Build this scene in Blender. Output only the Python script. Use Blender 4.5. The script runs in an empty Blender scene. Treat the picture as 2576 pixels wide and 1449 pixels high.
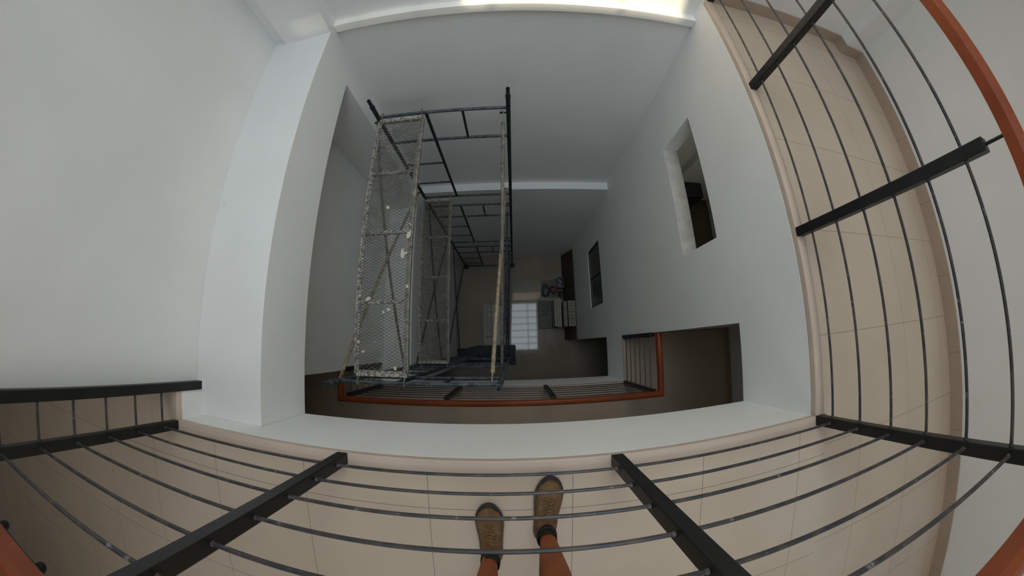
import bpy, bmesh, math, random
from mathutils import Vector, Matrix
random.seed(7)
S = 1.267            # metres per unit: the lens stands one unit above the upper floor
ZG = -5.5            # ground floor level in units
def V(p): return Vector((p[0]*S, p[1]*S, (p[2]-ZG)*S))
sc = bpy.context.scene
col = sc.collection

# ---------------------------------------------------------------- camera
cam = bpy.data.cameras.new('camera')
cam.type = 'PANO'
try:
    cam.panorama_type = 'FISHEYE_LENS_POLYNOMIAL'; CC = cam
except Exception:
    CC = cam.cycles; CC.panorama_type = 'FISHEYE_LENS_POLYNOMIAL'
cam.sensor_width = 36.0; cam.sensor_height = 36.0*1449/2576; cam.sensor_fit = 'HORIZONTAL'
CC.fisheye_fov = math.radians(200)
CC.fisheye_polynomial_k0 = 0.0
CC.fisheye_polynomial_k1 = -0.0903430876498819
CC.fisheye_polynomial_k2 = -0.00021013251367788446
CC.fisheye_polynomial_k3 = 8.566462537980068e-05
CC.fisheye_polynomial_k4 = -1.7172113184922634e-06
cam.clip_start = 0.01; cam.clip_end = 100
camo = bpy.data.objects.new('camera', cam); col.objects.link(camo)
R = Matrix(((0.99973094, 0.02306706, 0.0024404), (-0.02227469, 0.98405743, -0.17645057), (-0.00647169, 0.17634874, 0.98430648)))
camo.matrix_world = Matrix.Translation(V((0, 0, 1))) @ R.to_4x4()
sc.camera = camo

# ---------------------------------------------------------------- world, sun, roof daylight, added fill lamps, exposure
w = bpy.data.worlds.new('world'); sc.world = w; w.use_nodes = True
bg = w.node_tree.nodes['Background']; bg.inputs[0].default_value = (0.62, 0.78, 1.0, 1); bg.inputs[1].default_value = 1.0
sc.view_settings.view_transform = 'Standard'; sc.view_settings.look = 'None'
sc.view_settings.exposure = -1.0; sc.view_settings.gamma = 1.0
sc.cycles.max_bounces = 10; sc.cycles.diffuse_bounces = 7; sc.cycles.glossy_bounces = 4
sc.cycles.sample_clamp_indirect = 4.0; sc.cycles.use_denoising = True
def area(name, c, size, rot, power, color, spread=180):
    l = bpy.data.lights.new(name, 'AREA'); l.shape = 'RECTANGLE'; l.size = size[0]*S; l.size_y = size[1]*S
    l.energy = power; l.color = color; l.spread = math.radians(spread)
    o = bpy.data.objects.new(name, l); col.objects.link(o); o.location = V(c); o.rotation_euler = rot
    return o
ZC = 2.4                                   # ceiling of the top storey
SKY = (-1.42, 1.10, -0.30, 1.87)           # roof light over the shaft
KX = -.30                                  # left of this a dusty sheet lies on the roof light
area('roof_daylight', ((KX+SKY[1])/2, (SKY[2]+SKY[3])/2, ZC+0.10), (SKY[1]-KX, SKY[3]-SKY[2]), (0, 0, 0), 59, (0.82, 0.93, 1.0), 120)
area('roof_daylight_dim', ((KX+SKY[0])/2, (SKY[2]+SKY[3])/2, ZC+0.10), (KX-SKY[0], SKY[3]-SKY[2]), (0, 0, 0), 10, (0.82, 0.93, 1.0), 120)
YN_ = -3.0
area('corridor_fill', (2.585, -1.7, 1.45), (1.1, 1.0), (0, math.radians(-90), 0), 26, (0.88, 0.95, 1.0))  # fill lamp added to brighten the right corridor, out of view
area('room_fill', (2.57, 1.0, -1.0), (.5, .5), (0, math.radians(-90), 0), 3.0, (1.0, 0.96, 0.80))  # added lamp that lifts the dark side room; no source known there
area('landing_fill', (0, YN_+.01, 1.68), (1.7, .8), (math.radians(90), 0, 0), 38, (0.92, 0.96, 1.0))  # broad fill added behind the camera for the floor and corridor
sun = bpy.data.lights.new('sun', 'SUN'); sun.energy = 11.0; sun.angle = math.radians(1.5); sun.color = (1.0, 0.83, 0.55)
suno = bpy.data.objects.new('sun', sun); col.objects.link(suno)
sd = Vector((0.02, .838, -1.0)).normalized()
suno.rotation_euler = sd.to_track_quat('-Z', 'Y').to_euler()

# ---------------------------------------------------------------- materials
def mat(name, base, rough=.6, spec=.5, metal=0, var=None, vscale=3.0, vlo=.35, vhi=.65, bump=0, bscale=40, coat=0, specks=None, extra=None):
    m = bpy.data.materials.new(name); m.use_nodes = True
    nt = m.node_tree; b = nt.nodes['Principled BSDF']
    b.inputs['Base Color'].default_value = (*base, 1); b.inputs['Roughness'].default_value = rough
    b.inputs['Specular IOR Level'].default_value = spec; b.inputs['Metallic'].default_value = metal
    b.inputs['Coat Weight'].default_value = coat; b.inputs['Coat Roughness'].default_value = .15
    tc = nt.nodes.new('ShaderNodeTexCoord')
    last = None
    def noise(scale, detail=4, rgh=.55):
        n = nt.nodes.new('ShaderNodeTexNoise'); n.inputs['Scale'].default_value = scale; n.inputs['Detail'].default_value = detail
        n.inputs['Roughness'].default_value = rgh
        nt.links.new(tc.outputs['Object'], n.inputs['Vector']); return n
    def ramp(src, lo, hi):
        r = nt.nodes.new('ShaderNodeMapRange'); r.inputs[1].default_value = lo; r.inputs[2].default_value = hi
        nt.links.new(src, r.inputs[0]); return r.outputs[0]
    def mix(fac, a, bcol):
        x = nt.nodes.new('ShaderNodeMix'); x.data_type = 'RGBA'
        nt.links.new(fac, x.inputs[0])
        if isinstance(a, tuple): x.inputs[6].default_value = (*a, 1)
        else: nt.links.new(a, x.inputs[6])
        if isinstance(bcol, tuple): x.inputs[7].default_value = (*bcol, 1)
        else: nt.links.new(bcol, x.inputs[7])
        return x.outputs[2]
    if var:
        last = mix(ramp(noise(vscale).outputs[0], vlo, vhi), base, var)
    for sp in (specks or []):
        c, scl, lo, hi = sp
        last = mix(ramp(noise(scl, 3, .6).outputs[0], lo, hi), last if last is not None else base, c)
    if extra: last = extra(nt, tc, noise, ramp, mix, last if last is not None else base, b)
    if last is not None: nt.links.new(last, b.inputs['Base Color'])
    if bump:
        bp = nt.nodes.new('ShaderNodeBump'); bp.inputs['Strength'].default_value = bump; bp.inputs['Distance'].default_value = .004
        nt.links.new(noise(bscale, 5).outputs[0], bp.inputs['Height']); nt.links.new(bp.outputs[0], b.inputs['Normal'])
    return m
JX, JY = 0.18*S, None
def tile_extra(x0, y0, pitch, joint=(0.25, .20, .165), width=.0028, ra=.16, rb=.22):
    def f(nt, tc, noise, ramp, mix, last, b):
        sep = nt.nodes.new('ShaderNodeSeparateXYZ'); nt.links.new(tc.outputs['Object'], sep.inputs[0])
        facs = []
        for i, off in ((0, x0), (1, y0)):
            a = nt.nodes.new('ShaderNodeMath'); a.operation = 'SUBTRACT'; a.inputs[1].default_value = off; nt.links.new(sep.outputs[i], a.inputs[0])
            d = nt.nodes.new('ShaderNodeMath'); d.operation = 'DIVIDE'; d.inputs[1].default_value = pitch; nt.links.new(a.outputs[0], d.inputs[0])
            r = nt.nodes.new('ShaderNodeMath'); r.operation = 'ROUND'; nt.links.new(d.outputs[0], r.inputs[0])
            s_ = nt.nodes.new('ShaderNodeMath'); s_.operation = 'SUBTRACT'; nt.links.new(d.outputs[0], s_.inputs[0]); nt.links.new(r.outputs[0], s_.inputs[1])
            ab = nt.nodes.new('ShaderNodeMath'); ab.operation = 'ABSOLUTE'; nt.links.new(s_.outputs[0], ab.inputs[0])
            lt = nt.nodes.new('ShaderNodeMath'); lt.operation = 'LESS_THAN'; lt.inputs[1].default_value = width/2/pitch; nt.links.new(ab.outputs[0], lt.inputs[0])
            facs.append(lt.outputs[0])
        mx = nt.nodes.new('ShaderNodeMath'); mx.operation = 'MAXIMUM'; nt.links.new(facs[0], mx.inputs[0]); nt.links.new(facs[1], mx.inputs[1])
        rg = nt.nodes.new('ShaderNodeMapRange'); rg.inputs[1].default_value = .35; rg.inputs[2].default_value = .7
        rg.inputs[3].default_value = ra; rg.inputs[4].default_value = rb
        nt.links.new(noise(4, 5).outputs[0], rg.inputs[0]); nt.links.new(rg.outputs[0], b.inputs['Roughness'])
        return mix(mx.outputs[0], last, joint)
    return f
WALLC = (0.86, 0.865, 0.855)
M = {}
M['plaster'] = mat('plaster', WALLC, .75, .3, var=(.82, .825, .81), vscale=1.6, bump=.35, bscale=60)
M['plaster_rough'] = mat('plaster_rough', (.60, .57, .53), .85, .2, var=(.48, .45, .42), vscale=9, bump=.8, bscale=30)
tile_c = (0.66, 0.54, 0.425)
M['tile'] = mat('tile', tile_c, .2, .5, var=(.61, .50, .39), vscale=2.2, extra=tile_extra(.18*S, -.555*S, .4735*S))
M['tile_side'] = mat('tile_side', tile_c, .2, .5, var=(.61, .50, .39), vscale=2.2, extra=tile_extra(1.55*S, .412*S, .462*S))
M['tile_mid'] = mat('tile_mid', tile_c, .25, .4, var=(.61, .50, .39), vscale=2.2, extra=tile_extra(.18*S, -.555*S, .4735*S, (.48, .39, .30), .0028, .2, .26))
M['tile_edge'] = mat('tile_edge', (.60, .48, .395), .5, .2, var=(.55, .44, .36), vscale=5)
M['ledge'] = mat('ledge_plaster', WALLC, .75, .3, var=(.82, .825, .81), vscale=1.6, specks=[((.10, .10, .10), 26, .755, .77)], bump=.35, bscale=60)
M['tile_skirt'] = mat('tile_skirt', (.46, .36, .28), .3, .5, var=(.42, .33, .26), vscale=3, extra=tile_extra(1.55*S, .19*S, .462*S, (.2, .15, .11)))
M['tile_ground'] = mat('tile_ground', (.33, .285, .225), .12, .5, var=(.28, .24, .19), vscale=1.2, specks=[((.22, .19, .16), 14, .7, .8)], extra=tile_extra(.18*S, -.555*S, .4735*S, (.22, .19, .16), .004, .035, .06))
M['dark_floor'] = mat('dark_floor', (.20, .14, .09), .7, .3, var=(.13, .10, .07), vscale=2)
M['post'] = mat('post_paint', (.006, .0075, .0075), .42, .4, var=(.012, .013, .012), vscale=7, specks=[((.30, .30, .28), 42, .74, .78)], bump=.2)
M['rod'] = mat('rod_steel', (.035, .035, .04), .4, .5, var=(.075, .06, .055), vscale=14, vlo=.45, vhi=.62, specks=[((.20, .20, .20), 30, .62, .72), ((.6, .6, .58), 60, .73, .77)])
M['handrail'] = mat('handrail_wood', (.25, .052, .010), .5, .3, var=(.20, .038, .008), vscale=6, coat=.08, specks=[((.34, .09, .025), 20, .68, .85)])
M['blue_pipe'] = mat('blue_pipe', (.030, .042, .055), .55, .4, metal=0, var=(.085, .10, .11), vscale=16, vlo=.42, vhi=.6, specks=[((.33, .33, .30), 36, .62, .74)])
M['dark_pipe'] = mat('dark_pipe', (.010, .013, .017), .5, .4, var=(.03, .036, .042), vscale=20, vlo=.45, vhi=.62, specks=[((.22, .22, .21), 50, .70, .78)])
M['brace'] = mat('brace_steel', (.17, .165, .15), .6, .4, var=(.30, .27, .22), vscale=14, specks=[((.07, .05, .035), 25, .55, .7)])
M['brace_dusty'] = mat('brace_dusty', (.42, .34, .23), .7, .3, var=(.22, .17, .11), vscale=22, specks=[((.55, .52, .46), 40, .62, .72)])
M['mesh'] = mat('expanded_metal', (.075, .07, .06), .7, .3, var=(.21, .20, .17), vscale=9, specks=[((.68, .66, .62), 30, .64, .7)])
M['mesh_brown'] = mat('mesh_brown', (.085, .07, .05), .8, .2, var=(.16, .14, .11), vscale=9, specks=[((.4, .38, .33), 30, .68, .73)])
M['mesh_rail'] = mat('deck_rail', (.18, .16, .14), .7, .3, var=(.46, .43, .38), vscale=35, vlo=.42, vhi=.55, specks=[((.75, .73, .69), 28, .6, .66)], bump=1, bscale=50)
M['flake'] = mat('plaster_flake', (.60, .56, .47), .9, .2)
M['skin'] = mat('skin', (.29, .088, .035), .55, .3, var=(.235, .068, .027), vscale=22)
M['suede'] = mat('suede', (.24, .140, .070), .95, .1, var=(.16, .09, .045), vscale=30, bump=.6, bscale=120)
M['suede_toe'] = mat('suede_toe', (.13, .088, .055), .95, .1, var=(.095, .065, .04), vscale=30, bump=.6, bscale=120)
M['toe_rubber'] = mat('toe_rubber', (.035, .030, .030), .7, .4)
M['sole'] = mat('sole_rubber', (.15, .12, .10), .8, .3)
M['lace'] = mat('lace', (.30, .18, .07), .9, .1, var=(.13, .08, .04), vscale=60)
M['sock'] = mat('sock', (.022, .025, .022), .95, .1, var=(.04, .045, .04), vscale=60)
M['shorts'] = mat('shorts', (.05, .06, .08), .9, .2, var=(.06, .07, .09), vscale=20)
M['shirt'] = mat('shirt', (.25, .27, .30), .9, .2, var=(.2, .22, .25), vscale=10)
M['hair'] = mat('hair', (.015, .012, .010), .8, .3)
M['plywood'] = mat('plywood', (.085, .065, .045), .8, .2, var=(.06, .045, .03), vscale=4)
M['carton'] = mat('carton', (.21, .215, .205), .85, .2, var=(.16, .165, .16), vscale=4)
M['tile_stack'] = mat('tile_stack', (.46, .43, .36), .8, .2, var=(.25, .22, .17), vscale=26)
M['tile_white'] = mat('tile_white', (.52, .50, .45), .8, .2, var=(.3, .28, .25), vscale=30, specks=[((.06, .05, .05), 40, .62, .68)])
M['black'] = mat('black_rubber', (.012, .012, .013), .6, .3)
M['red'] = mat('red_plastic', (.20, .035, .02), .5, .4, var=(.1, .02, .015), vscale=20)
M['grey_tray'] = mat('grey_tray', (.16, .17, .17), .5, .4)
M['ink'] = mat('marker_ink', (.03, .03, .035), .8, .2)
M['dark_frame'] = mat('dark_frame', (.03, .03, .03), .5, .4)
gm = bpy.data.materials.new('dark_glass'); gm.use_nodes = True
gb = gm.node_tree.nodes['Principled BSDF']; gb.inputs['Base Color'].default_value = (.03, .045, .045, 1); gb.inputs['Roughness'].default_value = .12
M['dark_glass'] = gm
M['door'] = mat('door_paint', (.035, .035, .04), .5, .4)

# ---------------------------------------------------------------- mesh helpers (all lengths in units)
class MB:
    def __init__(s): s.v = []; s.f = []
    def add(s, vs, fs):
        n = len(s.v); s.v += [tuple(p) for p in vs]; s.f += [tuple(i+n for i in f) for f in fs]; return s
    def box(s, x0, x1, y0, y1, z0, z1):
        return s.add([(x0,y0,z0),(x1,y0,z0),(x1,y1,z0),(x0,y1,z0),(x0,y0,z1),(x1,y0,z1),(x1,y1,z1),(x0,y1,z1)],
                     [(0,3,2,1),(4,5,6,7),(0,1,5,4),(1,2,6,5),(2,3,7,6),(3,0,4,7)])
    def frame(s, a, b, up=(0, 0, 1)):
        a = Vector(a); b = Vector(b); d = (b-a).normalized(); u = Vector(up)
        if abs(d.dot(u)) > .98: u = Vector((0, 1, 0))
        x = d.cross(u).normalized(); y = x.cross(d).normalized(); return a, b, x, y
    def bar(s, a, b, w, h, up=(0, 0, 1)):
        a, b, x, y = s.frame(a, b, up); q = [(-1,-1),(1,-1),(1,1),(-1,1)]
        vs = [p + x*(i*w/2) + y*(j*h/2) for p in (a, b) for i, j in q]
        return s.add(vs, [(3,2,1,0),(4,5,6,7),(0,1,5,4),(1,2,6,5),(2,3,7,6),(3,0,4,7)])
    def tube(s, a, b, r, n=10, r2=None, cap=True, up=(0, 0, 1)):
        a, b, x, y = s.frame(a, b, up); r2 = r if r2 is None else r2
        vs = [p + x*(rr*math.cos(2*math.pi*k/n)) + y*(rr*math.sin(2*math.pi*k/n)) for p, rr in ((a, r), (b, r2)) for k in range(n)]
        fs = [(k, (k+1) % n, n+(k+1) % n, n+k) for k in range(n)]
        if cap: fs += [tuple(range(n-1, -1, -1)), tuple(range(n, 2*n))]
        return s.add(vs, fs)
    def pipe(s, pts, r, n=8):
        for i in range(len(pts)-1): s.tube(pts[i], pts[i+1], r, n, cap=True)
        return s
    def hollow(s, a, b, r, ri, n=16):
        a, b, x, y = s.frame(a, b); vs = []
        for p, rr in ((a, r), (b, r), (b, ri), (b - (b-a)*.6, ri)):
            vs += [p + x*(rr*math.cos(2*math.pi*k/n)) + y*(rr*math.sin(2*math.pi*k/n)) for k in range(n)]
        fs = []
        for j in range(3): fs += [(j*n+k, j*n+(k+1) % n, (j+1)*n+(k+1) % n, (j+1)*n+k) for k in range(n)]
        fs.append(tuple(3*n+k for k in range(n)))
        return s.add(vs, fs)
    def ball(s, c, r, n=10, m=6):
        c = Vector(c); r = (r, r, r) if not isinstance(r, tuple) else r
        vs = []; fs = []
        for j in range(m+1):
            t = math.pi*j/m
            for k in range(n):
                a = 2*math.pi*k/n; vs.append((c.x+r[0]*math.sin(t)*math.cos(a), c.y+r[1]*math.sin(t)*math.sin(a), c.z+r[2]*math.cos(t)))
        for j in range(m):
            for k in range(n): fs.append((j*n+k, (j+1)*n+k, (j+1)*n+(k+1) % n, j*n+(k+1) % n))
        return s.add(vs, fs)
    def prism(s, poly, z0, z1):
        n = len(poly); vs = [(x, y, z0) for x, y in poly] + [(x, y, z1) for x, y in poly]
        return s.add(vs, [tuple(range(n-1, -1, -1)), tuple(range(n, 2*n))] + [(k, (k+1) % n, n+(k+1) % n, n+k) for k in range(n)])
    def build(s, name, m, parent=None, smooth=False, bevel=0, origin=None, kind=None):
        me = bpy.data.meshes.new(name)
        if parent is not None: o0 = Vector(parent['_o'])
        elif origin is not None: o0 = V(origin)
        else: o0 = Vector((0, 0, 0))
        me.from_pydata([V(p)-o0 for p in s.v], [], s.f); me.update()
        bm = bmesh.new(); bm.from_mesh(me); bmesh.ops.remove_doubles(bm, verts=bm.verts, dist=1e-6) if smooth else None
        bmesh.ops.recalc_face_normals(bm, faces=bm.faces); bm.to_mesh(me); bm.free()
        me.materials.append(M[m] if isinstance(m, str) else m)
        if smooth:
            for p in me.polygons: p.use_smooth = True
            try: me.set_sharp_from_angle(angle=math.radians(40))
            except Exception: pass
        o = bpy.data.objects.new(name, me); col.objects.link(o)
        if parent is not None: o.parent = parent; o['_o'] = list(o0)
        else: o.location = o0; o['_o'] = list(o0)
        if bevel:
            b = o.modifiers.new('bevel', 'BEVEL'); b.width = bevel*S; b.segments = 2; b.limit_method = 'ANGLE'
        if kind: o['kind'] = kind
        return o
def thing(name, label, cat, at, group=None):
    o = bpy.data.objects.new(name, None); col.objects.link(o); o.location = V(at); o['_o'] = list(V(at))
    o['label'] = label; o['category'] = cat
    if group: o['group'] = group
    return o
def tag(o, label, cat, group=None):
    o['label'] = label; o['category'] = cat
    if group: o['group'] = group
    return o
def st(name, boxes, m='plaster', bevel=0):
    b = MB()
    for q in boxes: b.box(*q)
    return b.build(name, m, bevel=bevel, kind='structure')

# ---------------------------------------------------------------- structure
XL, XR, XO = -1.55, 1.226, 2.60            # left wall, right shaft face, outer corridor wall
YF, YB, YN, XW = -.38, 1.96, -3.0, -6.5
Z2 = -2.43                                  # middle storey floor
# top storey floor (tile topping split by its laying direction) and its edge strip
st('floor', [(XW, 1.29, YN, -.425, -.03, 0), (XW, -1.504, -.425, -.235, -.03, 0)], 'tile')
st('floor.001', [(1.272, XO, YF, 1.955, -.03, 0), (1.29, XO, YN, YF, -.03, 0)], 'tile_side')
st('trim_1', [(-1.504, 1.226, -.425, YF, -.03, 0.0012)], 'tile_edge', bevel=.006)
st('trim_2', [(XR, 1.272, -.425, 1.955, -.03, 0.0012)], 'tile_edge', bevel=.006)
# slab undersides and beams
st('ceiling.001', [(XW, XO, YN, -.5, -.15, -.03), (XW, -1.66, -.5, -.235, -.15, -.03), (1.346, XO, -.5, 1.96, -.15, -.03)])
st('trim_3', [(-1.504, XR, -.50, YF, -.484, -.03)])                       # front beam
st('trim_4', [(XR, 1.346, -.50, .045, -.484, -.03)])                      # beam over the side opening
st('trim_5', [(XL, -1.107, YF, 2.1, -.484, -.152)], 'ledge', bevel=.003)          # left beam whose top is a ledge
st('trim_6', [(XL-.1, -1.504, -.4995, -.2355, -.484, -.0305)])
st('trim_7', [(-1.107, XR, 1.932, 2.1, -.205, -.150)], bevel=.003)        # ledge of the far wall
# walls
st('wall_left', [(XL-.12, XL, -.235, 2.1, -.484, ZC), (XL-.12, XL, -.246, 1.96, -2.9, -.484)])
st('wall_left.001', [(XW, XL-.12, -.235, -.115, -.03, ZC), (XW, XL-.12, -.246, -.12, Z2, -.15)])
st('wall_left.002', [(XL, -1.2, -.47, 1.87, ZG, -2.9), (XW, XL, -.47, -.35, ZG, -2.9)])
st('wall_left.003', [(XW-.1, XW, YN, 0, ZG, ZC)])
st('trim_8', [(XL, -1.2, -.47, 1.87, -2.9, -2.58)], bevel=.003)           # middle left beam
st('trim_9', [(-1.45, -1.107, 1.868, 2.1, -.152, ZC), (XL, -1.45, 1.914, 2.1, -.152, ZC)])   # column over the ledge
st('trim_10', [(XL, -1.107, 1.71, 1.96, -2.58, -.484)])                   # column below
st('wall_far', [(-1.107, XR, 1.99, 2.1, -.15, ZC), (-1.107, XR, 1.955, 2.1, -2.485, -.205)])
st('wall_far.001', [(-1.2, XR, 1.858, 2.1, ZG, -2.485), (-1.2, -1.107, 1.858, 1.96, -2.485, -2.58+.0)])
def holed_wall(name, x0, x1, Y0, Y1, Z0, Z1, holes, m='plaster'):
    ys = sorted({Y0, Y1, *[h[0] for h in holes], *[h[1] for h in holes]}); zs = sorted({Z0, Z1, *[h[2] for h in holes], *[h[3] for h in holes]})
    bm = bmesh.new()
    # outline faces with the holes left open
    for i in range(len(ys)-1):
        for j in range(len(zs)-1):
            cy = (ys[i]+ys[i+1])/2; cz = (zs[j]+zs[j+1])/2
            if any(h[0] < cy < h[1] and h[2] < cz < h[3] for h in holes): continue
            vs = [bm.verts.new(V((x0, y, z))) for y, z in ((ys[i], zs[j]), (ys[i+1], zs[j]), (ys[i+1], zs[j+1]), (ys[i], zs[j+1]))]
            bm.faces.new(vs)
    bmesh.ops.remove_doubles(bm, verts=bm.verts, dist=1e-5)
    r = bmesh.ops.extrude_face_region(bm, geom=bm.faces[:])
    bmesh.ops.translate(bm, verts=[g for g in r['geom'] if isinstance(g, bmesh.types.BMVert)], vec=((x1-x0)*S, 0, 0))
    bmesh.ops.recalc_face_normals(bm, faces=bm.faces)
    me = bpy.data.meshes.new(name); bm.to_mesh(me); bm.free(); me.materials.append(M[m])
    o = bpy.data.objects.new(name, me); col.objects.link(o); o['kind'] = 'structure'; o['_o'] = [0, 0, 0]
    return o
W1 = (.562, 1.445, -1.0, -.582); W2 = (.513, 1.418, -3.84, -3.155)
holed_wall('wall_right', XR, 1.346, .045, 2.1, ZG, -.03, [W1, W2])
st('trim_11', [(XR, 1.346, -.47, .045, -3.08, Z2-.03)])
st('trim_12', [(XL, XR, -.59, -.47, -3.08, Z2-.03)])
# outer shell
holed_wall('wall_right.001', XO, XO+.1, YN, 2.1, ZG, ZC, [(-2.2, -1.2, .9, 2.0)])
st('wall_front', [(XW, -.9, YN-.1, YN, ZG, ZC), (.9, XO, YN-.1, YN, ZG, ZC), (-.9, .9, YN-.1, YN, ZG, 1.25), (-.9, .9, YN-.1, YN, 2.1, ZC)])
wo3 = MB()
for a in ((-.9, -.87, 1.25, 2.1), (.87, .9, 1.25, 2.1), (-.9, .9, 1.25, 1.28), (-.9, .9, 2.07, 2.1), (-.01, .01, 1.25, 2.1)): wo3.box(a[0], a[1], YN-.06, YN-.03, a[2], a[3])
wo3.build('fill_window_front', 'dark_frame', kind='structure')  # made-up window out of view, housing the landing fill lamp
st('wall_far.002', [(XR, 2.41, 1.955, 2.1, -.03, ZC), (2.41, XO, 1.857, 2.1, -.03, ZC), (1.346, XO, 1.96, 2.1, ZG, -.15)])
# top storey ceiling with the roof light
st('ceiling', [(XW, XO, YN, SKY[2], ZC, ZC+.12), (XW, XO, SKY[3], 2.1, ZC, ZC+.12), (XW, SKY[0], SKY[2], SKY[3], ZC, ZC+.12), (SKY[1], XO, SKY[2], SKY[3], ZC, ZC+.12)])
# middle storey
st('floor.002', [(XW, XO, YN, -.47, Z2-.03, Z2), (XW, -1.504, -.47, -.246, Z2-.03, Z2), (XR, XO, -.47, .045, Z2-.03, Z2), (1.346, XO, .045, 1.96, Z2-.03, Z2)], 'tile_mid')
st('ceiling.002', [(XW, XO, YN, -.59, Z2-.15, Z2-.03), (1.346, XO, -.59, 1.96, Z2-.15, Z2-.03), (XW, XL, -.59, -.246, Z2-.15, Z2-.03)])
st('trim_13', [(-1.504, XR, -.515, -.47, Z2-.03, Z2+.001)], 'tile_edge')
st('wall_right.002', [(1.346, XO, .06, .16, Z2, -.15), (1.346, XO, .06, .16, ZG, Z2-.15)])
# ground
st('floor.003', [(XW, XO, YN, 2.1, ZG-.1, ZG)], 'tile_ground')
# skirting of the top storey
st('baseboard_right', [(XO-.012, XO, YN, 1.857, 0, .075)], 'tile_skirt')
st('baseboard_far', [(1.272, 2.41, 1.943, 1.955, 0, .075), (2.398, 2.41, 1.857-.012, 1.943, 0, .075), (2.41, XO-.012, 1.845, 1.857, 0, .075)], 'tile_skirt')
st('baseboard_left', [(XW, XL-.02, -.247, -.235, 0, .075)], 'tile_skirt')
st('baseboard_right.001', [(XO-.012, XO, YN, .06, Z2, Z2+.075), (1.346, XO-.012, .048, .06, Z2, Z2+.075)], 'tile_skirt')
# sill of the small upper opening, rough plaster
st('trim_14', [(XR+.002, 1.346, W1[0], W1[1], W1[2], W1[2]+.004)], 'plaster_rough')
# lower window with dark panes
wf = MB(); y0, y1, z0, z1 = W2
for a in ((y0, y0+.02, z0, z1), (y1-.02, y1, z0, z1), (y0, y1, z0, z0+.02), (y0, y1, z1-.02, z1), ((y0+y1)/2-.01, (y0+y1)/2+.01, z0, z1)): wf.box(1.238, 1.262, *a)
wo = wf.build('window_1', 'dark_frame', kind='structure')
MB().box(1.246, 1.252, y0+.01, y1-.01, z0+.01, z1-.01).build('pane', 'dark_glass', wo)
wo2 = MB()
for a in ((-2.2, -2.17, .9, 2.0), (-1.23, -1.2, .9, 2.0), (-2.2, -1.2, .9, .93), (-2.2, -1.2, 1.97, 2.0), (-1.71, -1.69, .9, 2.0)): wo2.box(XO+.02, XO+.05, *a)
wo2.build('fill_window_right', 'dark_frame', kind='structure')  # unseen window frame added around the corridor fill lamp
# room behind the small opening
st('wall_far.003', [(1.92, XO, 1.74, 1.96, Z2, -.15), (1.346, 1.92, 1.79, 1.96, Z2, -.15)])
st('floor.004', [(1.346, XO, .16, 1.74, Z2, Z2+.004)], 'dark_floor')
tag(MB().box(1.94, 2.24, 1.55, 1.735, Z2+.004, -1.98).build('storage_box', 'door', origin=(2.1, 1.65, Z2), bevel=.006), 'dark box on the floor of the side room, seen through the small upper opening', 'box')
# roof light: frame, bars and one dusty sheet
rl = MB()
x0, x1, y0, y1 = SKY
for a in ((x0, x1, y0, y0+.03), (x0, x1, y1-.03, y1), (x0, x0+.03, y0, y1), (x1-.03, x1, y0, y1)): rl.box(*a, ZC+.03, ZC+.06)
for x in (.66, -.14, -.6, -1.0): rl.box(x-.014, x+.014, y0, y1, ZC+.03, ZC+.045)
for y in (-.0, .29, .60, .90, 1.2, 1.5): rl.box(x0, x1, y-.014, y+.014, ZC+.03, ZC+.045)
rl.build('window_3', 'dark_frame', kind='structure')
M['dusty_sheet'] = mat('dusty_sheet', (.35, .37, .38), .6, .3)
MB().box(x0, KX, y0, y1, ZC+.13, ZC+.135).build('window_4', 'dusty_sheet', kind='structure')

# ---------------------------------------------------------------- railings
def railing(label, zf, posts, group=None, plate=False, hy=-.44, gap=True, z_extra=None, hr_end=None):
    """posts: list of (x, y, base offset); runs front and side."""
    t = thing('balcony_railing', label, 'railing', (posts[2][0], posts[2][1], zf), group)
    w_ = .041; top = .762
    for i, (x, y, dz) in enumerate(posts):
        MB().box(x-w_/2, x+w_/2, y-w_/2, y+w_/2, zf+dz, zf+top).build('post', 'post', t, bevel=.003)
        MB().tube((x, y, zf+top-.001), (x, y, zf+.815), .0055, 8).build('pin', 'post', t, smooth=True)
    for i in range(len(posts)-1):
        a, b = posts[i], posts[i+1]
        d = Vector((b[0]-a[0], b[1]-a[1], 0)).normalized()*(w_/2)
        for k in range(6):
            z = zf + .07 + .125*k
            p = Vector((a[0], a[1], z)); q = Vector((b[0], b[1], z))
            if d.length > 0: p = p+d*.9; q = q-d*.9
            g = MB().tube(p, q, .0050, 8)
            for e, sgn in ((p, 1), (q, -1)): g.tube(e, e+d*(sgn*.45), .0078, 8, r2=.0052)
            g.build('rod', 'rod', t, smooth=True)
    return t
POST_T = [(-1.515, -.232, -.152), (-1.507, -.400, 0), (-.598, -.400, 0), (.328, -.398, 0), (1.243, -.398, 0), (1.243, .395, 0), (1.251, 1.195, 0), (1.262, 1.962, 0)]
r1 = railing('dark steel railing with bare rods and orange wooden handrail around the upper floor edge', 0, POST_T)
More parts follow.
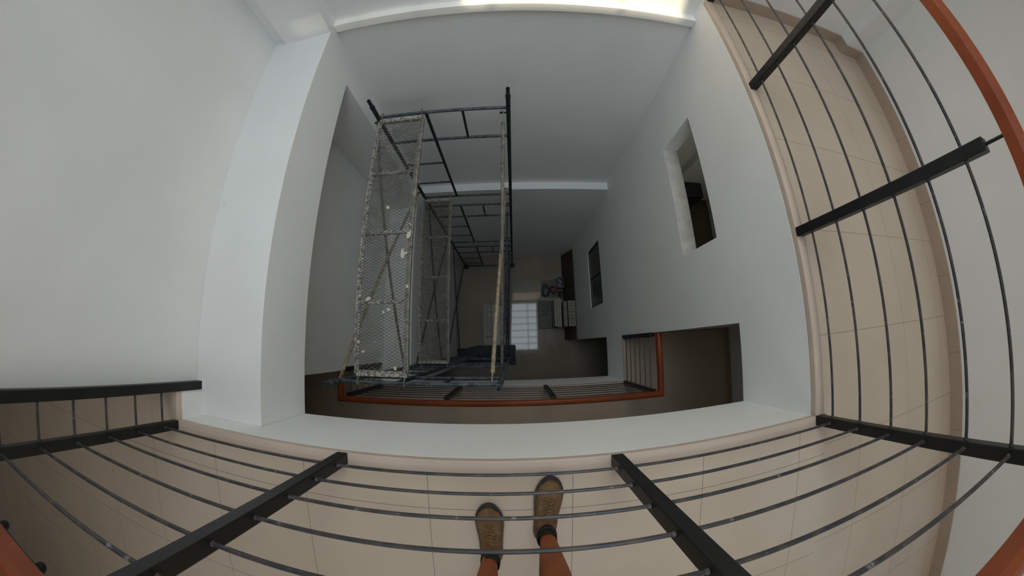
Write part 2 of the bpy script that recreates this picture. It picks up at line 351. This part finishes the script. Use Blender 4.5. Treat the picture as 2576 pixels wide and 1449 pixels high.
def handrail(t, pts, zb, w_=.05, h_=.048):
    b = MB(); n = len(pts); L = []
    for i, p in enumerate(pts):
        p = Vector((p[0], p[1], 0)); a = Vector((*pts[max(i-1, 0)], 0)); c = Vector((*pts[min(i+1, n-1)], 0))
        d1 = (p-a).normalized() if i > 0 else (c-p).normalized(); d2 = (c-p).normalized() if i < n-1 else d1
        n1 = Vector((-d1.y, d1.x, 0)); n2 = Vector((-d2.y, d2.x, 0)); m = (n1+n2).normalized(); m = m/max(.3, m.dot(n1))
        sec = [(-.5, 0), (.5, 0), (.5, .62), (.36, .92), (.15, 1), (-.15, 1), (-.36, .92), (-.5, .62)]
        L.append([(p.x+m.x*s_*w_, p.y+m.y*s_*w_, zb+q*h_) for s_, q in sec])
    vs = [v for s_ in L for v in s_]; fs = []
    for i in range(n-1):
        for k in range(8): fs.append((i*8+k, i*8+(k+1) % 8, (i+1)*8+(k+1) % 8, (i+1)*8+k))
    fs += [tuple(range(7, -1, -1)), tuple((n-1)*8+k for k in range(8))]
    b.add(vs, fs); return b.build('handrail', 'handrail', t, bevel=0)
h1 = handrail(r1, [(-1.545, -.262), (-1.545, -.442), (1.262, -.442), (1.262, 1.99)], .813)
MB().box(-1.5366, -1.4934, -.2536, -.2104, -.1535, -.1520+.012).build('paint_patch', 'ledge', r1)['label'] = 'white paint on the post foot'
h1['label'] = 'varnished orange wooden handrail'
sp = MB().box(-1.10, -.84, -.452, -.440, .800, .813).build('splice_plate', 'post', r1)
for x in (-1.088, -.85): MB().ball((x, -.450, .795), (.013, .013, .012)).build('bolt_head', 'black', sp, smooth=True)
POST_M = [(-1.52, -.232, 0), (-1.508, -.470, 0), (-.586, -.468, 0), (.329, -.476, 0), (1.228, -.482, 0), (1.232, .027, 0)]
r2 = railing('dark steel railing with red-brown handrail around the middle floor edge below', Z2, POST_M)
h2 = handrail(r2, [(-1.545, -.262), (-1.545, -.492), (1.262, -.492), (1.262, .040)], Z2+.813)
h2['label'] = 'red-brown wooden handrail'

# ---------------------------------------------------------------- scaffold
YR, YS = 1.653, -.232           # far and near frames
XAT = {YR: (-.985, -.002), YS: (-1.075, -.085)}
ZT = [-.615, -2.27, -3.925]; PIT = 1.655
t = thing('scaffold_tower', 'three-storey scaffold tower of blue-black pipe frames standing in the stairwell', 'scaffold', (-.54, .7, ZG))
PR = .0168
rung_z = {}
for fy in (YR, YS):
    xl, xr = XAT[fy]; xm = xl+.375
    for k, zt in enumerate(ZT):
        zb = max(zt-PIT+.02, ZG+.02)
        fo = None
        for x in (xl, xr):
            fr = MB().tube((x, fy, zb), (x, fy, zt-.07), PR, 14)
            fr.tube((x, fy, zt-.085), (x, fy, zt-.066), PR*1.15, 14)
            up_ = fr.build('upright', 'dark_pipe' if fy == YR else 'blue_pipe', t, smooth=True)
            fo = fo or up_
            MB().hollow((x, fy, zt-.07), (x, fy, zt), PR*.82, PR*.6).build('coupling_pin', 'blue_pipe' if fy == YS else 'dark_pipe', up_, smooth=True)
        zr = zt-.194; z2 = zr-.34; z3 = max(zr-1.40, ZG+.06); z4 = zr-.70; z5 = zr-1.07
        rung_z[k] = (zr, z3)
        def rung(a, b, r=PR*.72, m='blue_pipe'): MB().tube(a, b, r, 10).build('rung', m, fo, smooth=True)
        rung((xl, fy, zr), (xr, fy, zr)); rung((xl, fy, z2), (xr, fy, z2)); rung((xl, fy, z3), (xr, fy, z3))
        rung((xm, fy, zr), (xm, fy, z3), PR*.8, 'dark_pipe')
        rung((xl, fy, z4), (xm, fy, z4), PR*.6); rung((xl, fy, z5), (xm, fy, z5), PR*.6)
        rung((xr-.335, fy, zr), (xr-.335, fy, z2), PR*.6, 'dark_pipe')
        for x, sgn in ((xl, -1), (xr, -1)):
            for zz in (zr-.055, zr-1.27):
                sx = -.055 if x == xr else -.04
                MB().tube((x, fy, zz), (x+sx, fy, zz), .006, 8).ball((x+sx, fy, zz), .011, 8, 5).build('brace_stud', 'dark_pipe', fo, smooth=True)
        if k == 2:
            for x in (xl, xr): MB().box(x-.05, x+.05, fy-.05, fy+.05, ZG, ZG+.008).tube((x, fy, ZG+.006), (x, fy, zb+.02), PR*.7, 10).build('base_plate', 'dark_pipe', fo)
for k in range(3):
    zr = ZT[k]-.194
    for side in (0, 1):
        off = -.045 if side == 1 else -.035
        A = (XAT[YS][side]+off, YS); B = (XAT[YR][side]+off, YR)
        zt_, zb_ = zr-.055, max(zr-1.27, ZG+.10)
        for j, (za, zb) in enumerate(((zt_, zb_), (zb_, zt_))):
            dx = -.005 if j == 0 else .007
            a = Vector((A[0]+dx, A[1], za)); b = Vector((B[0]+dx, B[1], zb)); d = (b-a)
            e = d.normalized()*.07
            g = MB().tube(a+e, b-e, .0135 if side == 1 else .012, 10)
            g.bar(a-e*.2, a+e*1.05, .007, .028, (0, 0, 1)); g.bar(b-e*1.05, b+e*.2, .007, .028, (0, 0, 1))
            dusty = (k == 0 and j == 0)
            br = g.build('cross_brace', 'brace_dusty' if dusty else ('brace' if k == 0 else 'blue_pipe'), t, smooth=True)
            if dusty: br['label'] = 'paint-spattered brown cross brace'
def platform(label, z, x0n, x1n, yn, x0f, x1f, yf, bars, flakes):
    t = thing('scaffold_platform', label, 'platform', ((x0n+x1n)/2, (yn+yf)/2, z))
    def P(u, v, dz=0): # u across 0..1, v along 0..1
        y = yn+(yf-yn)*v; a = x0n+(x0f-x0n)*v; b = x1n+(x1f-x1n)*v
        return Vector((a+(b-a)*u, y, z+dz))
    for u in (0, 1):
        g = MB().bar(P(u, 0, -.018), P(u, 1, -.018), .010, .036); g.bar(P(.018 if u == 0 else .982, 0, -.004), P(.018 if u == 0 else .982, 1, -.004), .030, .006)
        g.build('side_rail', 'mesh_rail' if u == 0 else 'brace', t)
    for v in (0, 1): MB().bar(P(0, v, -.012), P(1, v, -.012), .036, .024).build('end_rail', 'mesh_rail', t)
    for yb in bars:
        v = (yb-yn)/(yf-yn); MB().bar(P(0, v, -.016), P(1, v, -.016), .024, .016).build('crossbar', 'mesh_rail', t)
    g = MB(); nu = 9; nv = 90
    for i in range(nu*2):
        for j in range(nv*2):
            if (i+j) % 2 == 0: a, b = P(i/(2*nu), j/(2*nv)), P((i+1)/(2*nu), (j+1)/(2*nv))
            else: a, b = P((i+1)/(2*nu), j/(2*nv)), P(i/(2*nu), (j+1)/(2*nv))
            a.z += .001; b.z += .001; g.bar(a, b, .0019 if flakes else .0036, .0028)
    md = g.build('mesh_deck', 'mesh' if flakes else 'mesh_brown', t)
    for u in (.06, .96):
        for v, s_ in ((0, -1), (1, 1)):
            p = P(u, v); r = .020; pts = []
            for q in range(7):
                an = math.pi*(1.0*q/6); pts.append((p.x, p.y + s_*(.03 + r - r*math.cos(an)), p.z -.004 + r*math.sin(an)))
            pts = [(p.x, p.y, p.z-.004)] + pts
            b = MB()
            for q in range(len(pts)-1): b.bar(pts[q], pts[q+1], .012, .006, (1, 0, 0))
            b.build('hook', 'brace', t)
    return t, P
zr = ZT[0]-.194
t1, P1 = platform('upper expanded-metal scaffold platform spattered with plaster flakes', zr+.012, -.965, -.630, YS+.055, -.962, -.622, YR-.05, (1.145, .705, .258), True)
t2, P2 = platform('lower expanded-metal scaffold platform one tier beneath the flaked one', rung_z[0][1]+.012, -.978, -.672, YS+.055, -1.00, -.672, YR-.05, (1.16, .713, .25), False)
# plaster flakes lying on the upper platform: (px-derived x, y, size, shape)
def flake(x, y, sx, sy, rot, label, grp='plaster flakes on the upper platform'):
    n = 9; poly = []
    for k in range(n):
        a = 2*math.pi*k/n; r = random.uniform(.7, 1.1)
        u, v = sx*r*math.cos(a), sy*r*math.sin(a); poly.append((u*math.cos(rot)-v*math.sin(rot), u*math.sin(rot)+v*math.cos(rot)))
    z = zr+.0185
    o = MB().prism([(x+p, y+q) for p, q in poly], z, z+.004).build('plaster_flake', 'flake', origin=(x, y, z))
    return tag(o, label, 'flake', grp)

FL = [(-.797, .87, .014, .016, .75, 'small diamond-shaped plaster flake in the second bay of the upper platform'),
      (-.634, .743, .004, .020, .6, 'thin stick-like plaster sliver by the right rail of the upper platform'),
      (-.640, .671, .015, .034, -.25, 'large pinkish plaster flake against the right rail just in front of a crossbar'),
      (-.672, .548, .015, .040, .05, 'largest pale plaster flake, pointed, lying alone in the middle bay of the upper platform'),
      (-.648, .554, .010, .009, 0, 'tiny plaster crumb just right of the largest pale flake'),
      (-.886, .272, .022, .013, .5, 'irregular white plaster flake on the crossbar beside the left rail'),
      (-.745, .207, .013, .010, 0, 'white plaster flake alone in the centre of the nearest bay of the upper platform'),
      (-.779, .190, .008, .010, 0, 'faint grey plaster crumb left of the white flake in the nearest bay'),
      (-.941, .009, .009, .011, .4, 'angular plaster chip on the left rail of the upper platform, nearest bay'),
      (-.908, -.046, .014, .009, 0, 'ragged plaster chip just inside the left rail, close to the near end'),
      (-.700, -.142, .011, .011, 0, 'round plaster blob on the near end rail of the upper platform'),
      (-.632, .345, .010, .014, 0, 'pale plaster lump stuck on the right rail of the upper platform')]
for f_ in FL: flake(*f_)

# ---------------------------------------------------------------- things on the ground floor
# long sheet of plywood leaning against the right wall
a = MB(); a.add([(1.05, .05, ZG), (1.066, .05, ZG), (1.222, .05, -5.045), (1.206, .05, -5.045), (1.05, 1.845, ZG), (1.066, 1.845, ZG), (1.222, 1.845, -5.045), (1.206, 1.845, -5.045)],
                [(0,1,2,3),(7,6,5,4),(0,4,5,1),(1,5,6,2),(2,6,7,3),(3,7,4,0)])
tag(a.build('plywood_sheet', 'plywood', origin=(1.05, .9, ZG)), 'long dark plywood sheet leaning on the right wall behind the stacked tiles', 'board')
def slab(x0, x1, y0, y1, z1, m, label, name='floor_tile', cat='tile', group='tiles stood on edge by the right wall'):
    return tag(MB().box(x0, x1, y0, y1, ZG, z1).build(name, m, origin=((x0+x1)/2, (y0+y1)/2, ZG), bevel=.003), label, cat, group)
slab(.800, .843, .315, .845, -5.04, 'tile_white', 'plain whitish tile pack on edge, nearest the marked grey carton', 'tile_pack')
slab(.848, .890, .300, .835, -5.04, 'tile_white', 'speckled tile pack on edge right behind the plain whitish pack', 'tile_pack')
slab(.895, .935, .295, .840, -5.05, 'tile_white', 'speckled tile pack on edge beside the dark gap', 'tile_pack')
# the row between the gap and the leaning plywood
for k in range(4):
    x = .985+.019*k
    slab(x, x+.016, .300+.006*(k % 2), .80+.004*(k % 3), -5.07, 'tile_stack', ('pale tile on edge first after the dark gap', 'second pale tile on edge after the dark gap', 'third pale tile on edge after the dark gap', 'last pale tile on edge, touching the plywood sheet')[k])
for k in range(6):
    x = 1.068+.024*k; zb = ZG+.47
    b = MB().box(x, x+.020, .30+.004*(k % 3), .80+.006*(k % 2), -5.045+.002*(k % 2), -5.005-.003*(k % 3))
    o = tag(b.build('wood_batten', 'tile_stack', origin=(x, .55, -5.03)), 'straw-coloured batten of the bundle lying across the plywood and tiles, ' + ('nearest the gap', 'second from the gap', 'third from the gap', 'third from the wall', 'second from the wall', 'against the wall')[k], 'batten', 'battens by the wall')
# marked carton
c = MB().box(.528, .788, .300, .868, ZG, -5.40).build('carton', 'carton', origin=(.66, .58, ZG), bevel=.004)
tag(c, 'flat grey carton with two lines of smudged handwriting on its lid', 'carton')
ink = MB()
def stroke(pts, wd=.006):
    for i in range(len(pts)-1): ink.bar((*pts[i], -5.3985), (*pts[i+1], -5.3985), wd, .001)
def scrawl(x0, y0, ch, h, ux=(1, .06)):
    G = {'A': [(0,0),(.35,1),(.7,0)], 'H': [(0,0),(0,1),(0,.5),(.6,.5),(.6,1),(.6,0)], 'L': [(0,1),(0,0),(.5,0)], 'Z': [(0,1),(.6,1),(0,0),(.6,0)], 'P': [(0,0),(0,1),(.5,.9),(.5,.5),(0,.5)],
         'M': [(0,0),(.1,1),(.4,.4),(.7,1),(.8,0)], 'O': [(.3,0),(0,.5),(.3,1),(.6,.5),(.3,0)], 'V': [(0,1),(.3,0),(.6,1)], 'E': [(.5,1),(0,1),(0,0),(.5,0)], '.': [(0,0),(.1,.1)], ' ': []}
    x = x0
    for q in ch:
        stroke([(x+px*h, y0+(x-x0)*ux[1]+py*h) for px, py in G[q]]); x += h*(.95 if q not in '. ' else .5)
scrawl(.578, .632, 'AHL. PLZ', .031); scrawl(.606, .567, 'MOVE', .027)
ink.build('handwriting', 'ink', c)
# loose tile with cables
tl = MB().prism([(.60, .955), (1.02, .93), (1.04, 1.36), (.60, 1.29)], ZG, ZG+.010).build('floor_tile', 'carton', origin=(.82, 1.13, ZG))
tag(tl, 'single grey tile lying flat on the floor under the tangled cables', 'tile')
def loops(name, m, cx, cy, z0, rx, ry, n, r, label, seed, tail=None, group=None):
    rd = random.Random(seed); pts = []
    for i in range(n*18):
        a_ = 2*math.pi*i/18; k = 1+.16*math.sin(a_*.37+seed)+rd.uniform(-.02, .02)
        pts.append((cx+rx*k*math.cos(a_)+.02*math.sin(a_*.21), cy+ry*k*math.sin(a_)+.02*math.cos(a_*.3), z0+r+.0016*i/3+.006*abs(math.sin(a_*.5))))
    if tail: pts += [(x_, y_, z_) for x_, y_, z_ in tail]
    return tag(MB().pipe(pts, r, 6).build(name, m, origin=(cx, cy, z0), smooth=True), label, 'cable', group)
loops('cable', 'black', .68, 1.08, ZG+.011, .070, .11, 3, .006, 'thin black cable in wide loose loops left of the red hose', 1, None, 'cables on the loose tile')
loops('cable', 'black', 1.0, 1.0, ZG+.011, .045, .05, 4, .006, 'thick black cable coiled tight beside the grey tray', 3, None, 'cables on the loose tile')
loops('hose', 'red', .85, 1.10, ZG+.012, .050, .07, 5, .008, 'red hose coiled between the two black cables', 5)
tr = MB().box(1.03, 1.13, 1.13, 1.34, ZG+.0, ZG+.012)
for q in ((1.03, 1.04, 1.13, 1.34), (1.17, 1.18, 1.13, 1.34), (1.03, 1.18, 1.13, 1.14), (1.03, 1.18, 1.33, 1.34)): tr.box(*q, ZG, ZG+.16)
tr = MB()
for q in ((.93, .938, 1.12, 1.33), (1.04, 1.048, 1.12, 1.33), (.93, 1.048, 1.12, 1.128), (.93, 1.048, 1.322, 1.33)): tr.box(*q, ZG+.012, ZG+.16)
tr.box(.93, 1.048, 1.12, 1.33, ZG+.011, ZG+.02)
tb_ = tag(tr.build('tool_tray', 'grey_tray', origin=(.99, 1.22, ZG+.01)), 'open grey tool tray with a red rim beside the cables', 'tray')
rm = MB()
for q in (((.926, 1.116), (.926, 1.334)), ((1.052, 1.116), (1.052, 1.334)), ((.926, 1.116), (1.052, 1.116)), ((.926, 1.334), (1.052, 1.334))): rm.bar((*q[0], ZG+.163), (*q[1], ZG+.163), .008, .008)
rm.build('rim', 'red', tb_)
for k, (u, v, l_) in enumerate(((.965, 1.18, 'square pale block in the grey tool tray, nearest the cables'), (1.005, 1.25, 'square pale block in the middle of the grey tool tray'), (.975, 1.295, 'square pale block at the far end of the grey tool tray'))):
    tag(MB().box(u-.018, u+.018, v-.022, v+.022, ZG+.02, ZG+.07+.01*k).build('block', 'tile_white', origin=(u, v, ZG+.02)), l_, 'block', 'blocks in the tray')
# board lying at the foot of the plywood far end
tp_ = MB(); nx_, ny_ = 14, 7; rd = random.Random(4)
hz = {(i, j): ZG+.006+rd.uniform(0, .022)*(1 if 0 < i < nx_ and 0 < j < ny_ else .2) for i in range(nx_+1) for j in range(ny_+1)}
q_ = lambda i, j, d: (-1.17+1.20*i/nx_+rd.uniform(-.008, .008), -.44+.42*j/ny_-(.10*max(0, .35-i/nx_)/.35 if j == ny_ else 0), hz[(i, j)]-d)
top_ = [q_(i, j, 0) for j in range(ny_+1) for i in range(nx_+1)]; N_ = len(top_)
bot_ = [(x, y, z-.003) for x, y, z in top_]
w1 = nx_+1; fs_ = [(j*w1+i, j*w1+i+1, (j+1)*w1+i+1, (j+1)*w1+i) for j in range(ny_) for i in range(nx_)]
ring_ = [i for i in range(w1)] + [j*w1+nx_ for j in range(1, ny_+1)] + [ny_*w1+i for i in range(nx_-1, -1, -1)] + [j*w1 for j in range(ny_-1, 0, -1)]
fs_ = fs_ + [tuple(v+N_ for v in reversed(f)) for f in fs_] + [(ring_[k], ring_[(k+1) % len(ring_)], ring_[(k+1) % len(ring_)]+N_, ring_[k]+N_) for k in range(len(ring_))]
M['tarp'] = mat('tarp', (.020, .026, .034), .6, .4, var=(.045, .050, .055), vscale=7, specks=[((.4, .4, .38), 40, .73, .76)])
tag(MB().add(top_+bot_, fs_).build('tarpaulin', 'tarp', origin=(-.57, -.23, ZG), smooth=True), 'dark blue-black dust sheet on the ground floor beneath the near end of the scaffold', 'sheet')
# ---------------------------------------------------------------- person standing at the railing
def skinned(name, m, nodes, edges, parent=None, root=0, sub=2, origin=(0, -.62, 0)):
    me = bpy.data.meshes.new(name); o0 = V(origin) if parent is None else Vector(parent['_o'])
    me.from_pydata([V(n[0])-o0 for n in nodes], edges, []); me.update()
    o = bpy.data.objects.new(name, me); col.objects.link(o); o['_o'] = list(o0)
    md = o.modifiers.new('skin', 'SKIN'); md.use_smooth_shade = True
    for i, n in enumerate(nodes):
        sv = me.skin_vertices[0].data[i]; r = n[1]; r = (r, r) if not isinstance(r, tuple) else r
        sv.radius = (r[0]*S, r[1]*S); sv.use_root = (i == root)
    sd_ = o.modifiers.new('subdivision', 'SUBSURF'); sd_.levels = sub; sd_.render_levels = sub
    me.materials.append(M[m])
    if parent is not None: o.parent = parent
    else: o.location = o0
    return o
LA, RA = (-.092, -.700), (.090, -.617)      # ankles
pn = []; pe = []
def nd(p, r, prev=None):
    pn.append((p, r)); i = len(pn)-1
    if prev is not None: pe.append((prev, i))
    return i
pel = nd((.0, -.78, .70), (.085, .062))
sp1 = nd((.0, -.79, .82), (.088, .060), pel); sp2 = nd((.0, -.79, .95), (.098, .062), sp1); nk0 = nd((0, -.78, 1.07), (.075, .05), sp2)
nk = nd((0, -.765, 1.125), .040, nk0); hd0 = nd((0, -.745, 1.165), (.050, .055), nk); hd1 = nd((0, -.74, 1.225), (.060, .072), hd0); hd2 = nd((0, -.745, 1.275), (.052, .062), hd1)
nose = nd((0, -.655, 1.20), .010, hd1)
for sx, an in ((-1, LA), (1, RA)):
    hip = nd((sx*.068, -.775, .645), .068, pel); th = nd((sx*.082, -.755, .52), .064, hip)
    kn = nd((an[0]+sx*.004, (an[1]*1.5-.76)/2.5+.012, .370), .048, th)
    cf = nd((an[0]+sx*.005, an[1]-.018, .250), (.049, .050), kn); c2 = nd((an[0]+sx*.002, an[1]-.012, .165), .038, cf)
    a1 = nd((an[0], an[1], .090), .0275, c2); a2 = nd((an[0], an[1]+.004, .045), .028, a1); ft = nd((an[0]+.002, an[1]+.08, .028), (.026, .018), a2)
    sh = nd((sx*.135, -.785, 1.045), .046, nk0); el = nd((sx*.175, -.66, .86), .034, sh); wr = nd((sx*.075, -.33, .955), .021, el); pm = nd((sx*.058, -.275, .965), (.030, .014), wr)
    for q, (dx, ln) in enumerate(((-.020, .036), (-.007, .042), (.007, .040), (.020, .031))):
        f1 = nd((sx*.058+dx, -.240, .968), .0070, pm); f2 = nd((sx*.058+dx*1.05, -.240+ln*.55, .962), .0066, f1); nd((sx*.058+dx*1.05, -.240+ln*.8, .946), .0058, f2)
    t1_ = nd((sx*.028, -.268, .975), .0080, pm); nd((sx*.018, -.240, .980), .0068, t1_)
person = skinned('person', 'skin', pn, pe, origin=(0, -.66, 0))
person['label'] = 'person with bare tanned shins in brown suede shoes standing at the railing'; person['category'] = 'person'
# clothing
shn = [((0, -.78, .715), (.102, .080)), ((0, -.785, .80), (.098, .074)), ((-.062, -.775, .640), .086), ((-.086, -.752, .54), .078), ((-.092, -.745, .455), .076), ((.062, -.775, .640), .086), ((.086, -.752, .54), .078), ((.092, -.72, .455), .076)]
skinned('shorts', 'shorts', shn, [(0, 1), (0, 2), (2, 3), (3, 4), (0, 5), (5, 6), (6, 7)], person)
tsn = [((0, -.79, .90), (.108, .075)), ((0, -.785, .735), (.108, .082)), ((0, -.79, 1.03), (.100, .066)), ((0, -.775, 1.085), .052), ((-.14, -.787, 1.045), .054), ((-.165, -.72, .935), .046), ((.14, -.787, 1.045), .054), ((.165, -.72, .935), .046)]
skinned('shirt', 'shirt', tsn, [(0, 1), (0, 2), (2, 3), (2, 4), (4, 5), (2, 6), (6, 7)], person)
hp = MB().ball((0, -.752, 1.262), (.070, .082, .060), 16, 8); hp.build('hair', 'hair', person, smooth=True)
for sx in (-1, 1):
    MB().ball((sx*.024, -.672, 1.222), (.008, .006, .006), 10, 6).build('eye', 'tile_white', person, smooth=True)
    MB().ball((sx*.068, -.745, 1.215), (.008, .018, .026), 10, 6).build('ear', 'skin', person, smooth=True)
MB().ball((0, -.672, 1.172), (.022, .008, .006), 10, 6).build('mouth', 'red', person, smooth=True)
def shoe(tx, ty, hx, hy, side):
    """shoe with the toe at (tx, ty) and the heel at (hx, hy); upper, toe bumper, sole, laces, collar, sock."""
    ax = Vector((tx-hx, ty-hy)); L = ax.length; ax.normalize(); nx = Vector((ax.y, -ax.x))   # nx points to the right
    # half widths (left, right) and top height along the shoe, s from heel 0 to toe 1
    prof = [(0.0, .012, .012, .030), (.03, .026, .026, .056), (.12, .034, .033, .066), (.25, .035, .034, .066), (.38, .035, .036, .062), (.50, .038, .039, .055), (.62, .042, .042, .047),
            (.74, .044, .043, .039), (.84, .040, .037, .036), (.92, .031, .028, .032), (.97, .021, .018, .026), (1.0, .008, .008, .016)]
    if side > 0: prof = [(s_, r_, l_, t_) for s_, l_, r_, t_ in prof]
    def at(s_, o_, z_): p = Vector((hx, hy)) + ax*(s_*L) + nx*o_; return (p.x, p.y, z_)
    def section(s_, l, r, zt, z0, k=1.0, grow=0.0):
        out = []
        for a_ in range(13):
            an = math.pi*a_/12; cx = math.cos(an); sx_ = math.sin(an)
            o_ = (r+grow)*cx if cx > 0 else (l+grow)*cx
            e = abs(cx)**.75*(1 if cx > 0 else -1); o_ = ((r if cx > 0 else l)+grow)*e
            out.append(at(s_, o_, z0+(zt-z0)*(sx_**.62)))
        return out
    def lo(profile, z0, lo_s, hi_s, grow=0, dz=0):
        pr = [q for q in profile if lo_s-1e-6 <= q[0] <= hi_s+1e-6]; b = MB(); vs = []; n = 13
        for s_, l, r, zt in pr: vs += section(s_, l, r, zt+dz, z0, 1, grow)
        fs = []
        for i in range(len(pr)-1):
            for k in range(n-1): fs.append((i*n+k, i*n+k+1, (i+1)*n+k+1, (i+1)*n+k))
            fs.append((i*n+n-1, i*n, (i+1)*n, (i+1)*n+n-1))
        fs += [tuple(range(n-1, -1, -1)), tuple((len(pr)-1)*n+k for k in range(n))]
        b.add(vs, fs); return b
    up = lo(prof, .010, 0, 1).build('shoe', 'suede', person, smooth=True)
    up.modifiers.new('subdivision', 'SUBSURF').render_levels = 2
    up['label'] = 'brown suede ' + ('left' if side < 0 else 'right') + ' shoe'
    # sole
    out_r = [at(s_, r+.004, .0) for s_, l, r, zt in prof]; out_l = [at(s_, -l-.004, 0) for s_, l, r, zt in prof]
    poly = [(p[0], p[1]) for p in out_r] + [(p[0], p[1]) for p in reversed(out_l)]
    MB().prism(poly, .001, .013).build('sole', 'sole', up, bevel=.002)
    # rubber toe bumper wrapping the front
    b = MB(); ring = []
    pr = [q for q in prof if q[0] >= .74]
    path = [(s_, -l) for s_, l, r, zt in pr] + [(1.008, 0)] + [(s_, r) for s_, l, r, zt in reversed(pr)]
    vs = []
    for i, (s_, o_) in enumerate(path):
        u = i/(len(path)-1); hgt = .012+.013*math.sin(math.pi*u)**.6
        inn = .0035*math.sin(math.pi*u)+.0015
        c = Vector((.80, 0)); v_ = Vector(((s_-.80)*L, o_)); n_ = v_.normalized() if v_.length > 0 else Vector((1, 0))
        p_out = v_ + n_*.003; p_in = v_ - n_*inn
        for q, z_ in ((p_out, .008), (p_out, hgt*.75), (v_-n_*.002, hgt), (p_in, hgt+.004), (p_in, .010)): vs.append(at(.80+q.x/L, q.y, z_))
    n = 5; fs = []
    for i in range(len(path)-1):
        for k in range(n): fs.append((i*n+k, i*n+(k+1) % n, (i+1)*n+(k+1) % n, (i+1)*n+k))
    fs += [tuple(range(n)), tuple((len(path)-1)*n+k for k in range(n-1, -1, -1))]
    b.add(vs, fs); bo = b.build('toe_bumper', 'toe_rubber', up, smooth=True); bo['label'] = 'dark rubber toe bumper'
    # tongue, laces and stitched overlays
    def top(s_):
        for i in range(len(prof)-1):
            if prof[i][0] <= s_ <= prof[i+1][0]:
                f = (s_-prof[i][0])/(prof[i+1][0]-prof[i][0]); return prof[i][3]*(1-f)+prof[i+1][3]*f
        return .03
    def tz(s_, o_): return .010+(top(s_)-.010)*max(.05, 1-(abs(o_)/.041)**2.2)**.45+.0012
    g = MB()
    for i in range(6):
        s_ = .46+.045*i; a_ = (.017 if i else .013)
        pa = [at(s_+.012*q, (-1+q/2)*a_, tz(s_, (-1+q/2)*a_)+.002) for q in range(0, 5)]
        pb = [at(s_+.012*(4-q), (-1+q/2)*a_, tz(s_, (-1+q/2)*a_)+.003) for q in range(0, 5)]
        g.pipe(pa, .0019, 6); g.pipe(pb, .0019, 6)
    for sgn in (-1, 1):   # bow
        pts = []
        for q in range(11):
            a_ = math.pi*2*q/10; pts.append(at(.44+.035*math.sin(a_)/1, sgn*(.014-.014*math.cos(a_)), tz(.44, sgn*.012)+.004+.002*math.sin(a_)))
        g.pipe(pts, .0018, 6)
        g.pipe([at(.44, 0, tz(.44, 0)+.004), at(.50, sgn*.010, tz(.5, .01)+.004), at(.54, sgn*.024, tz(.54, .024)+.003)], .0016, 6)
    g.build('laces', 'lace', up, smooth=True)
    tp = MB()
    for sgn in (-1, 1):
        for q in range(5):
            s_ = .44+.06*q; tp.bar(at(s_, sgn*.0215, tz(s_, .0215)), at(s_+.06, sgn*.0205, tz(s_+.06, .0205)), .0035, .0014)
        for q in range(5):
            o1 = .009*q; s_ = .73+.0-.004*q*q/4; tp.bar(at(s_, sgn*o1*.95, tz(s_, o1)), at(s_-.012, sgn*(o1+.009)*.95, tz(s_-.01, o1+.009)), .0016, .0012)
    tp.build('overlay_seam', 'sole', up)
    # dark padded collar and sock
    hc = at(.20, 0, 0); b = MB(); n = 20; vs = []; 
    for (ru, rv, z_) in ((.026, .035, .058), (.032, .041, .066), (.032, .041, .074), (.026, .034, .077), (.022, .030, .060)):
        for k in range(n):
            a_ = 2*math.pi*k/n; vs.append(at(.215+rv*math.cos(a_)/L, ru*math.sin(a_), z_))
    fs = [(j*n+k, j*n+(k+1) % n, (j+1)*n+(k+1) % n, (j+1)*n+k) for j in range(4) for k in range(n)]
    b.add(vs, fs).build('collar', 'black', up, smooth=True)
    return at(.215, 0, 0)
cl = shoe(-.094, -.526, -.088, -.752, -1)
cr = shoe(.107, -.434, .082, -.664, 1)
for c_, an in ((cl, LA), (cr, RA)):
    MB().tube((c_[0], c_[1], .055), (c_[0], c_[1]-.001, .094), .030, 20, r2=.0305, cap=False).build('sock', 'sock', person, smooth=True)

# strip helper data from the objects
for o in bpy.data.objects:
    if '_o' in o: del o['_o']
